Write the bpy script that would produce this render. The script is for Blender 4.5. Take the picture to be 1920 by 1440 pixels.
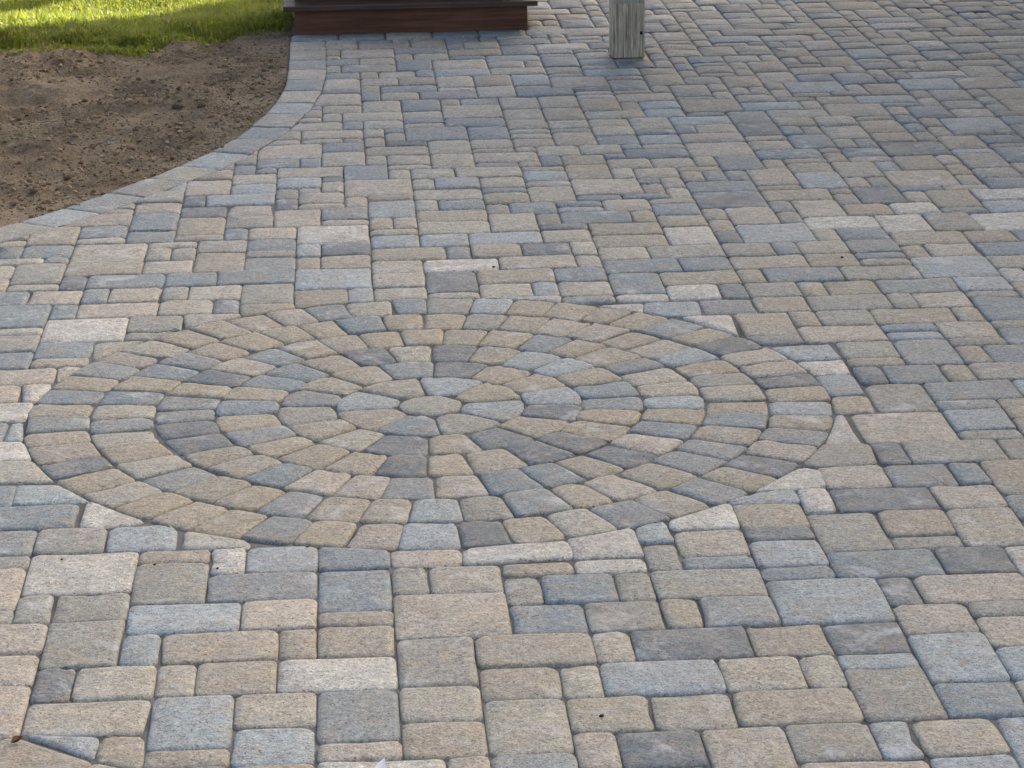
import bpy, math, random
import numpy as np
from mathutils import Vector, Matrix

for _o in list(bpy.data.objects):
    bpy.data.objects.remove(_o)
SC = bpy.context.scene
COL = SC.collection
R = math.radians

# ------------------------------------------------------------------ camera, sky, sun, exposure
CAM_LOC = (-0.0654, -4.3441, 2.0565)
CAM_RIGHT = (0.997689, -0.06656, -0.013663)
CAM_UP = (0.032852, 0.29651, 0.954465)
CAM_FWD = (0.059478, 0.952707, -0.298011)
LENS = 92.959
cam_data = bpy.data.cameras.new('camera')
cam_data.sensor_width = 36.0
cam_data.lens = LENS
cam_data.clip_start = 0.1
cam_data.clip_end = 500
cam = bpy.data.objects.new('camera', cam_data)
COL.objects.link(cam)
_r, _u, _b = Vector(CAM_RIGHT), Vector(CAM_UP), -Vector(CAM_FWD)
cam.matrix_world = Matrix(((_r.x, _u.x, _b.x, CAM_LOC[0]), (_r.y, _u.y, _b.y, CAM_LOC[1]), (_r.z, _u.z, _b.z, CAM_LOC[2]), (0, 0, 0, 1)))
SC.camera = cam

SUN_DIR = Vector((0.79, 0.61, 0)).normalized()      # horizontal direction towards the sun
SUN_EL = R(25)
world = bpy.data.worlds.new('World')
SC.world = world
world.use_nodes = True
wn = world.node_tree
wn.nodes.clear()
sky = wn.nodes.new('ShaderNodeTexSky')
sky.sky_type = 'NISHITA'
sky.sun_disc = False
sky.sun_elevation = SUN_EL
sky.sun_rotation = math.atan2(SUN_DIR.x, SUN_DIR.y)
sky.air_density = 0.68
sky.dust_density = 7.0
sky.ozone_density = 0.2
bg = wn.nodes.new('ShaderNodeBackground')
bg.inputs['Strength'].default_value = 0.07
wo = wn.nodes.new('ShaderNodeOutputWorld')
wn.links.new(sky.outputs[0], bg.inputs['Color'])
wn.links.new(bg.outputs[0], wo.inputs['Surface'])

sun_data = bpy.data.lights.new('sun', 'SUN')
sun_data.energy = 5.0
sun_data.angle = R(0.53)
sun_data.color = (1.0, 0.93, 0.80)
sun = bpy.data.objects.new('sun', sun_data)
COL.objects.link(sun)
_s = Vector((SUN_DIR.x * math.cos(SUN_EL), SUN_DIR.y * math.cos(SUN_EL), math.sin(SUN_EL)))
sun.rotation_euler = _s.to_track_quat('Z', 'Y').to_euler()
sun.location = (14, 18, 12)

SC.view_settings.view_transform = 'Standard'
SC.view_settings.look = 'None'
SC.view_settings.gamma = 1.0
SC.view_settings.use_curve_mapping = False
SC.view_settings.exposure = 2.46
SC.cycles.max_bounces = 6

random.seed(11)
NP = np.random.default_rng(7)

# ------------------------------------------------------------------ helpers
def lin(r, g, b):
    f = lambda c: (c / 255 / 12.92) if c / 255 <= 0.04045 else ((c / 255 + 0.055) / 1.055) ** 2.4
    return (f(r), f(g), f(b))

def tag(o, label=None, cat=None, group=None, kind=None):
    for k, v in (('label', label), ('category', cat), ('group', group), ('kind', kind)):
        if v:
            o[k] = v
    return o

def link(o, parent=None):
    COL.objects.link(o)
    if parent is not None:
        o.parent = parent
    return o

def empty(name, loc=(0, 0, 0), rz=0.0):
    o = bpy.data.objects.new(name, None)
    o.empty_display_size = 0.1
    o.location = loc
    o.rotation_euler = (0, 0, rz)
    return link(o)

def mesh_obj(name, verts, faces, mat, parent=None, smooth=False, loc=None):
    me = bpy.data.meshes.new(name)
    me.from_pydata([tuple(v) for v in verts], [], faces)
    me.materials.append(mat)
    if smooth:
        me.polygons.foreach_set('use_smooth', [True] * len(me.polygons))
    me.update()
    o = bpy.data.objects.new(name, me)
    if loc is not None:
        o.location = loc
    return link(o, parent)

def np_mesh(name, verts, faces, mat, parent=None, smooth=False):
    """verts (n,3), faces (m,k) of one size: fast path for large meshes"""
    me = bpy.data.meshes.new(name)
    n, (m, k) = len(verts), faces.shape
    me.vertices.add(n)
    me.vertices.foreach_set('co', np.asarray(verts, np.float32).ravel())
    me.loops.add(m * k)
    me.loops.foreach_set('vertex_index', faces.astype(np.int32).ravel())
    me.polygons.add(m)
    me.polygons.foreach_set('loop_start', np.arange(0, m * k, k, dtype=np.int32))
    me.polygons.foreach_set('loop_total', np.full(m, k, np.int32))
    me.polygons.foreach_set('use_smooth', np.full(m, smooth))
    me.materials.append(mat)
    me.update(calc_edges=True)
    o = bpy.data.objects.new(name, me)
    return link(o, parent)

def box(x0, x1, y0, y1, z0, z1, b=0.0, seed=None):
    """box with chamfered edges (b = chamfer), as verts, faces"""
    if b <= 0:
        v = [(x, y, z) for z in (z0, z1) for y in (y0, y1) for x in (x0, x1)]
        return v, [(0, 2, 3, 1), (4, 5, 7, 6), (0, 1, 5, 4), (2, 6, 7, 3), (0, 4, 6, 2), (1, 3, 7, 5)]
    import bmesh
    bm = bmesh.new()
    bmesh.ops.create_cube(bm, size=1.0)
    for w in bm.verts:
        w.co = Vector(((x0 + x1) / 2 + w.co.x * (x1 - x0), (y0 + y1) / 2 + w.co.y * (y1 - y0), (z0 + z1) / 2 + w.co.z * (z1 - z0)))
    bmesh.ops.bevel(bm, geom=bm.edges[:], offset=b, segments=2, affect='EDGES', profile=0.5)
    bm.verts.index_update()
    v = [tuple(w.co) for w in bm.verts]
    f = [tuple(w.index for w in fc.verts) for fc in bm.faces]
    bm.free()
    return v, f

class NT:
    def __init__(self, name):
        self.m = bpy.data.materials.new(name)
        self.m.use_nodes = True
        self.t = self.m.node_tree
        self.t.nodes.clear()
        self.out = self.n('OutputMaterial')
    def n(self, kind, **kw):
        nd = self.t.nodes.new('ShaderNode' + kind)
        for k, v in kw.items():
            if k.startswith('i_'):
                nd.inputs[k[2:].replace('_', ' ')].default_value = v
            else:
                setattr(nd, k, v)
        return nd
    def l(self, a, b):
        self.t.links.new(a, b)
    def noise(self, vec, scale, detail=3.0, rough=0.55, dist=0.0):
        nd = self.n('TexNoise', i_Scale=scale, i_Detail=detail, i_Roughness=rough, i_Distortion=dist)
        self.l(vec, nd.inputs['Vector'])
        return nd.outputs['Fac']
    def ramp(self, fac, stops):
        nd = self.n('ValToRGB')
        while len(nd.color_ramp.elements) < len(stops):
            nd.color_ramp.elements.new(0.5)
        for e, (p, c) in zip(nd.color_ramp.elements, stops):
            e.position = p
            e.color = (c, c, c, 1) if not isinstance(c, tuple) else (*c, 1)
        self.l(fac, nd.inputs['Fac'])
        return nd.outputs['Color']
    def mix(self, fac, a, b, mode='MIX'):
        nd = self.n('Mix', data_type='RGBA', blend_type=mode)
        for sock, v in ((nd.inputs[0], fac), (nd.inputs[6], a), (nd.inputs[7], b)):
            if hasattr(v, 'links'):
                self.l(v, sock)
            else:
                sock.default_value = v if not isinstance(v, tuple) else (*v[:3], 1)
        return nd.outputs[2]
    def math(self, op, a, b=0.0):
        nd = self.n('Math', operation=op)
        for sock, v in ((nd.inputs[0], a), (nd.inputs[1], b)):
            if hasattr(v, 'links'):
                self.l(v, sock)
            else:
                sock.default_value = v
        return nd.outputs[0]
    def bump(self, h, strength, dist, normal=None):
        nd = self.n('Bump', i_Strength=strength, i_Distance=dist)
        self.l(h, nd.inputs['Height'])
        if normal is not None:
            self.l(normal, nd.inputs['Normal'])
        return nd.outputs['Normal']
    def finish(self, color, rough=0.8, normal=None, spec=0.4, extra=None):
        b = self.n('BsdfPrincipled')
        for sock, v in ((b.inputs['Base Color'], color), (b.inputs['Roughness'], rough), (b.inputs['Specular IOR Level'], spec)):
            if hasattr(v, 'links'):
                self.l(v, sock)
            else:
                sock.default_value = v if not isinstance(v, tuple) else (*v[:3], 1)
        if normal is not None:
            self.l(normal, b.inputs['Normal'])
        sh = b.outputs[0]
        if extra:
            sh = extra(sh)
        self.l(sh, self.out.inputs['Surface'])
        return self.m

# ------------------------------------------------------------------ materials
def mat_paver():
    n = NT('tumbled_concrete')
    at = n.n('Attribute', attribute_name='tone')
    tc = n.n('TexCoord')
    off = n.n('VectorMath', operation='SCALE')
    off.inputs[0].default_value = (13.7, 7.3, 3.1)
    n.l(at.outputs['Alpha'], off.inputs['Scale'])
    ad = n.n('VectorMath', operation='ADD')
    n.l(tc.outputs['Object'], ad.inputs[0])
    n.l(off.outputs[0], ad.inputs[1])
    P = ad.outputs[0]
    base = at.outputs['Color']
    # two-tone blend of the concrete mix inside one stone
    big = n.noise(P, 11.0, 4.0, 0.65, 0.8)
    c = n.mix(n.ramp(big, [(0.42, 0.0), (0.64, 0.45)]), base, lin(153, 154, 147))
    warm = n.noise(P, 17.0, 4.0, 0.7, 0.6)
    c = n.mix(n.ramp(warm, [(0.47, 0.0), (0.67, 0.5)]), c, lin(158, 140, 114))
    # aggregate: light and dark grains
    g1 = n.noise(P, 260.0, 2.0, 0.7)
    g2 = n.noise(P, 90.0, 3.0, 0.7)
    g3 = n.noise(P, 34.0, 4.0, 0.7)
    c = n.mix(1.0, c, n.ramp(g1, [(0.30, 0.68), (0.5, 1.0), (0.70, 1.32)]), 'MULTIPLY')
    c = n.mix(1.0, c, n.ramp(g2, [(0.30, 0.70), (0.5, 1.0), (0.70, 1.26)]), 'MULTIPLY')
    c = n.mix(1.0, c, n.ramp(g3, [(0.28, 0.74), (0.72, 1.24)]), 'MULTIPLY')
    # pits
    pit = n.noise(P, 150.0, 2.0, 0.5)
    pf = n.ramp(pit, [(0.32, 1.0), (0.385, 0.0)])
    c = n.mix(n.math('MULTIPLY', pf, 0.65), c, (0.09, 0.08, 0.075))
    # lime bloom smudges
    bl = n.noise(P, 8.0, 4.0, 0.75, 0.5)
    c = n.mix(n.ramp(bl, [(0.57, 0.0), (0.73, 0.6)]), c, (0.62, 0.61, 0.59))
    h = n.math('ADD', n.math('MULTIPLY', g1, 0.35), n.math('MULTIPLY', g2, 0.6))
    h = n.math('ADD', h, n.math('MULTIPLY', g3, 1.5))
    h = n.math('SUBTRACT', h, n.math('MULTIPLY', pf, 0.5))
    nm = n.bump(h, 0.75, 0.0042)
    return n.finish(c, n.ramp(g3, [(0.3, 0.52), (0.7, 0.74)]), nm, 0.5)

def mat_sand():
    n = NT('joint_sand')
    tc = n.n('TexCoord')
    P = tc.outputs['Object']
    a = n.noise(P, 500, 2, 0.6)
    b = n.noise(P, 5.0, 3, 0.6)
    c = n.mix(n.ramp(b, [(0.35, 0.0), (0.7, 1.0)]), (0.10, 0.096, 0.088), (0.25, 0.24, 0.22))
    c = n.mix(1.0, c, n.ramp(a, [(0.3, 0.55), (0.7, 1.4)]), 'MULTIPLY')
    return n.finish(c, 0.95, n.bump(a, 0.6, 0.003), 0.2)

def mat_soil():
    n = NT('topsoil')
    tc = n.n('TexCoord')
    P = tc.outputs['Object']
    a = n.noise(P, 3.0, 4, 0.65, 0.4)
    b = n.noise(P, 70, 4, 0.7)
    d = n.noise(P, 260, 2, 0.6)
    c = n.mix(n.ramp(a, [(0.33, 0.0), (0.68, 1.0)]), lin(108, 93, 72), lin(160, 142, 114))
    c = n.mix(1.0, c, n.ramp(b, [(0.28, 0.55), (0.72, 1.35)]), 'MULTIPLY')
    c = n.mix(n.ramp(d, [(0.62, 0.0), (0.75, 0.6)]), c, lin(172, 154, 128))
    h = n.math('ADD', b, n.math('MULTIPLY', d, 0.4))
    return n.finish(c, 0.95, n.bump(h, 0.9, 0.012), 0.2)

def mat_clod():
    n = NT('soil_crumb')
    at = n.n('Attribute', attribute_name='tone')
    tc = n.n('TexCoord')
    a = n.noise(tc.outputs['Object'], 160, 3, 0.6)
    c = n.mix(1.0, at.outputs['Color'], n.ramp(a, [(0.3, 0.7), (0.7, 1.25)]), 'MULTIPLY')
    return n.finish(c, 0.95, n.bump(a, 0.7, 0.004), 0.2)

def mat_blade():
    n = NT('grass_blade')
    at = n.n('Attribute', attribute_name='tone')
    c = at.outputs['Color']
    def ex(sh):
        tr = n.n('BsdfTranslucent')
        n.l(n.mix(1.0, c, (1.25, 1.25, 0.7), 'MULTIPLY'), tr.inputs['Color'])
        mx = n.n('MixShader')
        mx.inputs[0].default_value = 0.5
        n.l(sh, mx.inputs[1]); n.l(tr.outputs[0], mx.inputs[2])
        return mx.outputs[0]
    return n.finish(c, 0.5, None, 0.35, ex)

def mat_lawn():
    n = NT('lawn_turf')
    tc = n.n('TexCoord')
    P = tc.outputs['Object']
    a = n.noise(P, 2.0, 4, 0.6)
    b = n.noise(P, 80, 3, 0.6)
    c = n.mix(n.ramp(a, [(0.35, 0.0), (0.65, 1.0)]), (0.045, 0.075, 0.015), (0.08, 0.115, 0.025))
    c = n.mix(1.0, c, n.ramp(b, [(0.3, 0.5), (0.7, 1.4)]), 'MULTIPLY')
    return n.finish(c, 0.9, n.bump(b, 0.8, 0.02), 0.2)

def mat_wood(name, dark, light, scale, axis, rough=0.6, spec=0.4, green=0.0):
    """grain running along one axis"""
    n = NT(name)
    tc = n.n('TexCoord')
    mp = n.n('Mapping')
    s = [scale, scale, scale]
    s[axis] = scale * 0.035
    mp.inputs['Scale'].default_value = s
    n.l(tc.outputs['Object'], mp.inputs['Vector'])
    P = mp.outputs[0]
    g = n.noise(P, 1.0, 4, 0.65, 1.2)
    f = n.noise(P, 4.0, 3, 0.7)
    w = n.noise(tc.outputs['Object'], 7.0, 3, 0.6)
    c = n.mix(n.ramp(g, [(0.33, 0.0), (0.62, 1.0)]), dark, light)
    c = n.mix(1.0, c, n.ramp(f, [(0.3, 0.72), (0.7, 1.22)]), 'MULTIPLY')
    c = n.mix(1.0, c, n.ramp(w, [(0.3, 0.8), (0.7, 1.15)]), 'MULTIPLY')
    if green:
        sx = n.n('SeparateXYZ')
        n.l(tc.outputs['Object'], sx.inputs[0])
        low = n.math('ADD', sx.outputs[2], n.math('MULTIPLY', n.math('SUBTRACT', w, 0.5), 0.12))
        c = n.mix(n.ramp(low, [(0.0, green), (0.13, 0.0)]), c, lin(92, 96, 62))
    h = n.math('ADD', g, n.math('MULTIPLY', f, 0.5))
    return n.finish(c, rough, n.bump(h, 0.7, 0.004), spec)

def mat_plain(name, col, rough=0.8, scale=20.0, var=0.2, spec=0.3):
    n = NT(name)
    tc = n.n('TexCoord')
    a = n.noise(tc.outputs['Object'], scale, 4, 0.6)
    c = n.mix(1.0, col, n.ramp(a, [(0.3, 1 - var), (0.7, 1 + var)]), 'MULTIPLY')
    return n.finish(c, rough, n.bump(a, 0.3, 0.004), spec)

M_PAVER, M_SAND, M_SOIL, M_CLOD = mat_paver(), mat_sand(), mat_soil(), mat_clod()
M_BLADE, M_LAWN = mat_blade(), mat_lawn()
M_STAIN = mat_wood('red_brown_stained_board', lin(90, 54, 34), lin(130, 84, 57), 26, 0, 0.55, 0.4)
M_TREAD = mat_wood('worn_dark_tread', lin(60, 43, 33), lin(96, 72, 56), 26, 0, 0.5, 0.45)
M_POST = mat_wood('weathered_post_timber', lin(130, 110, 84), lin(236, 218, 188), 120, 2, 0.85, 0.25, 0.15)

# sRGB look of each concrete mix: light tan, warm tan, pinkish, cream, taupe, grey, blue-grey, dark grey, pale grey, golden tan
TONES = [(175, 169, 149), (163, 154, 133), (179, 169, 150), (198, 194, 179), (152, 150, 136), (138, 144, 140), (128, 140, 141), (107, 115, 116), (160, 169, 167), (168, 157, 131)]
def tone(code, rng, k=1.0):
    c = np.array(lin(*TONES[code]))
    c = c * (1 + rng.normal(0, 0.05)) * (1 + rng.normal(0, 0.007, 3)) * k
    return tuple(np.clip(c, 0.02, 0.8))

# ------------------------------------------------------------------ layout, in metres and paver modules
UX, UY = 0.078, 0.07898
CIRCLE = (0.1256, 2.0758, 1.0209)
# stones read off the photograph: column, row, width, depth in modules, tone number
FIELD = [
    (-12,16,3,2,6), (-12,14,2,2,5), (-10,14,2,2,4), (-8,14,2,2,8), (-12,13,2,1,4), (-10,11,3,3,3), (-7,13,2,1,1), (-7,10,2,3,4), (-5,12,1,2,3), (-4,12,2,2,8),
    (-12,10,2,3,2), (-12,9,2,1,4), (-10,9,1,2,4), (-9,9,2,2,4), (-5,10,3,2,5), (-7,8,3,2,8), (-4,8,2,2,2), (-11,7,2,2,2), (-9,6,2,3,4), (-7,6,1,2,8),
    (-6,6,3,2,1), (-3,6,1,2,1), (-11,5,2,2,2), (-9,4,1,2,7), (-8,4,2,2,0), (-6,4,1,2,0), (-5,4,2,2,1), (-3,4,3,2,3), (-11,2,2,3,2), (-9,2,3,2,0),
    (-6,1,2,3,8), (-4,2,2,2,0), (-2,1,2,3,5), (-6,0,2,1,1), (-4,0,2,2,8), (-2,0,2,1,2), (-4,-2,2,2,1), (-2,-2,3,2,3), (-2,12,2,2,6), (0,12,2,2,2),
    (3,11,2,1,1), (0,10,1,2,4), (1,10,2,2,0), (5,11,2,1,3), (7,11,1,2,4), (3,9,1,2,4), (4,9,2,2,6), (6,9,1,2,4), (7,9,3,2,4), (-2,9,2,3,6),
    (-2,8,2,1,1), (-2,6,2,2,1), (0,7,3,3,2), (3,7,2,2,6), (5,7,2,2,4), (7,7,1,2,1), (0,4,2,3,4), (2,5,3,2,1), (5,5,1,2,0), (6,5,3,2,7),
    (0,2,2,2,0), (2,3,2,2,1), (4,3,1,2,0), (5,3,3,2,8), (0,0,2,2,1), (2,0,2,3,0), (4,1,2,2,1), (6,1,2,2,0), (4,-1,1,2,2), (5,-1,2,2,7),
    (1,-2,1,2,2), (2,-2,2,2,5), (5,-3,2,2,1), (10,14,2,2,1), (8,12,2,2,0), (10,13,2,1,7), (10,11,2,2,8), (8,11,2,1,6), (10,10,2,1,6), (12,12,2,3,4),
    (14,13,2,2,1), (14,12,2,1,4), (16,12,2,3,2), (13,15,3,2,7), (12,10,3,2,6), (15,10,2,2,7), (17,9,2,3,3), (13,8,1,2,7), (14,8,3,2,2), (10,7,3,3,8),
    (8,7,2,2,5), (13,6,2,2,2), (15,7,2,1,4), (9,5,2,2,1), (11,5,2,2,7), (13,3,2,3,8), (15,5,2,2,0), (15,3,2,2,8), (8,3,2,2,0), (10,3,1,2,0),
    (11,4,2,1,8), (11,1,2,3,4), (13,1,2,2,6), (15,1,2,2,0), (8,1,3,2,1), (7,-2,2,3,0), (9,-1,2,2,4), (11,-1,1,2,8), (12,-1,2,2,2), (14,-2,2,3,8),
    (9,-3,3,2,0), (12,-3,2,2,8), (-13,18,2,2,6), (-14,24,2,2,6), (-14,28,2,2,2), (-14,30,3,2,2), (-12,32,2,1,0), (-12,33,2,2,6), (-14,32,2,2,6), (-14,34,2,2,4),
    (-14,36,2,1,0), (-14,37,2,3,6), (-12,35,3,3,3), (-12,38,1,2,6), (-11,38,3,2,2), (-15,40,2,2,6), (-13,40,2,2,2), (-11,40,1,2,5), (-10,40,2,2,0), (-11,42,3,2,6),
    (-8,42,2,2,6), (-6,42,3,2,6), (-8,40,1,2,4), (-7,40,2,2,0), (-5,39,2,3,4), (-8,38,2,2,0), (-6,38,1,2,6), (-9,36,2,2,4), (-9,35,2,1,4), (-3,41,3,3,8),
    (-1,39,1,2,8), (0,41,2,2,2), (0,39,2,2,0), (2,40,2,3,7), (2,39,2,1,0), (4,41,3,2,1), (4,39,2,2,0), (6,39,1,2,8), (7,41,2,2,6), (7,39,2,2,0),
    (7,38,2,1,5), (9,39,2,3,6), (9,38,2,1,3), (11,40,3,2,1), (11,38,2,2,3), (12,36,2,2,5), (13,38,1,2,7), (14,38,2,2,4), (14,36,2,2,1), (13,33,2,3,1),
    (13,32,2,1,5), (14,40,1,2,1), (15,40,3,2,6), (9,42,3,2,6), (12,42,2,2,6), (14,42,3,2,1), (17,42,2,2,1), (18,40,3,2,4), (19,42,2,1,1), (21,40,3,3,8),
    (16,38,1,2,1), (17,38,2,2,1), (19,38,3,2,5), (22,38,2,2,8), (16,36,3,2,4), (19,36,1,2,4), (20,36,2,2,2), (22,37,2,1,4), (22,34,2,3,6), (15,34,1,2,1),
    (16,34,2,2,4), (18,34,3,2,1), (21,34,1,2,1), (15,32,3,2,2), (18,33,2,1,6), (18,32,2,1,8), (20,32,2,2,2), (22,33,2,1,1), (22,31,2,2,6), (20,31,2,1,4),
    (16,30,2,2,4), (18,29,2,3,5), (20,29,1,2,1), (21,29,2,2,6), (16,29,2,1,1), (16,27,1,2,7), (17,27,2,2,6), (19,27,1,2,1), (20,27,3,2,4), (16,24,2,3,4),
    (18,25,3,2,5), (21,25,2,2,8), (18,24,2,1,5), (20,23,2,2,1), (15,21,3,3,2), (18,22,2,2,8), (18,21,2,1,4), (20,21,2,2,1), (15,19,1,2,7), (16,19,3,2,4),
    (19,19,2,2,4), (13,17,2,2,2), (15,17,2,2,5), (17,17,1,2,6), (18,16,2,3,1), (18,14,2,2,5), (16,15,2,2,2), (-14,49,2,3,1), (-12,50,2,2,6), (-12,49,2,1,0),
    (-14,47,2,2,6), (-12,46,3,3,0), (-10,51,2,3,6), (-10,49,2,2,5), (-8,50,2,3,1), (-8,49,2,1,1), (-8,53,2,2,7), (-10,54,2,2,1), (-6,53,2,2,0), (-6,51,2,2,4),
    (-6,49,1,2,6), (-5,49,2,2,2), (-5,47,2,2,6), (-4,51,2,3,2), (-3,48,3,3,3), (-8,57,2,3,2), (-6,59,2,2,0), (-6,57,2,2,8), (-8,55,1,2,7), (-7,55,3,2,8),
    (-5,64,3,3,2), (-5,62,2,2,6), (-3,62,1,2,6), (-1,59,2,3,6), (-1,56,3,3,2), (5,67,2,3,6), (2,67,3,3,5), (4,72,3,3,2), (4,70,3,2,6), (2,74,2,3,6),
    (9,55,3,3,2), (8,50,3,2,6), (3,53,2,2,6), (2,53,1,2,0), (0,64,3,2,1), (12,62,3,2,6), (0,47,2,2,8), (2,47,2,2,8), (4,47,3,2,8), (4,45,2,2,1),
    (6,45,2,2,7), (8,45,1,2,0), (9,46,3,2,1), (0,45,3,2,1), (-2,46,2,2,7), (10,79,3,3,2), (8,77,3,2,6), (12,82,3,2,8), (10,90,3,2,3), (2,85,2,3,6),
    (4,85,3,3,2), (4,83,3,2,8), (-1,89,3,3,2), (15,46,3,3,8), (19,46,2,2,6), (19,44,2,2,5), (21,45,3,2,1), (25,47,3,3,3), (21,47,2,3,3), (18,48,3,2,3),
    (14,55,3,2,6), (16,59,2,3,6), (19,55,2,3,8), (18,61,3,2,6), (15,62,3,3,2), (18,66,2,3,7), (20,63,2,3,6), (22,76,3,3,8), (19,72,3,2,8), (25,73,3,2,8),
    (23,70,3,3,2), (28,66,3,3,8), (29,79,3,2,3), (22,61,2,2,6), (30,94,3,2,3), (20,91,3,2,8), (31,88,2,2,3), (18,85,2,2,6), (23,55,3,3,2), (29,63,2,2,6),
    (1,59,1,2,0), (2,59,2,2,0), (4,59,3,2,0), (2,57,1,2,0), (3,57,2,2,8), (5,57,2,2,0), (5,56,2,1,6), (7,60,2,1,1), (7,58,2,2,8), (7,57,2,1,0),
    (7,54,2,3,0), (9,58,2,3,9), (11,58,1,2,0), (12,58,2,2,0), (2,55,3,2,0), (5,54,2,2,1), (-4,60,3,2,0), (-4,58,2,2,8), (-2,57,1,2,0), (-3,55,2,2,0),
    (-2,65,2,2,6), (-2,62,2,3,0), (0,66,1,2,1), (0,62,1,2,0), (1,62,2,2,0), (1,61,2,1,0), (3,64,2,3,0), (3,61,2,3,0), (5,65,2,2,0), (5,64,2,1,1),
    (5,62,3,2,0), (8,61,1,2,6), (7,67,2,1,0), (7,65,2,2,1), (8,63,2,2,0), (9,65,2,3,1), (9,61,2,2,1), (10,63,2,2,0), (11,60,2,2,0), (13,60,2,2,0),
    (11,67,2,2,0), (11,65,2,2,6), (13,68,2,3,0), (13,65,2,2,8), (13,64,2,1,0), (-3,73,1,2,1), (-2,72,1,2,0), (-1,72,3,2,0), (-4,70,3,2,0), (-1,70,1,2,6),
    (0,70,2,2,0), (-3,68,3,2,2), (-5,68,2,2,1), (2,72,2,2,0), (2,71,2,1,6), (7,69,2,2,0), (9,69,2,2,0), (9,71,2,3,1), (9,74,2,3,0), (7,71,2,3,0),
    (7,74,2,3,0), (11,71,3,2,0), (11,69,2,2,0), (11,73,2,3,1), (11,76,2,1,3), (13,73,1,2,1), (14,73,2,2,8), (13,75,3,2,0), (14,71,2,2,8), (4,75,1,2,1),
    (5,75,2,2,5), (0,74,2,3,0), (1,77,2,2,0), (3,77,3,2,5), (0,77,1,2,6), (0,79,1,2,1), (1,79,3,2,6), (2,81,2,2,1), (0,81,2,2,0), (0,83,1,2,1),
    (1,83,2,2,0), (3,83,1,2,6), (4,80,2,3,0), (6,80,2,3,1), (6,77,2,3,0), (8,80,2,3,8), (13,78,2,3,5), (15,79,2,3,1), (-2,80,2,3,0), (-2,79,2,1,6),
    (-2,83,2,2,6), (-3,76,3,3,2), (-2,85,1,2,0), (-1,85,3,2,4), (-2,87,2,2,5), (0,87,2,2,0), (-2,90,1,2,1), (-2,92,2,2,0), (0,92,3,2,1), (2,90,3,2,5),
    (2,88,1,2,1), (3,88,2,2,0), (3,92,2,3,1), (5,93,2,2,5), (5,91,1,2,6), (6,91,2,2,0), (5,89,3,2,1), (5,88,2,1,6), (7,87,3,2,8), (7,85,2,2,0),
    (9,85,1,2,1), (7,83,3,2,0), (8,89,2,3,5), (8,92,3,2,6), (10,89,2,1,0), (10,85,2,3,5), (10,83,2,2,4), (12,87,2,2,0), (12,85,2,2,5), (14,84,2,2,7),
    (12,94,3,3,2), (13,90,2,2,5)]
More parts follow.
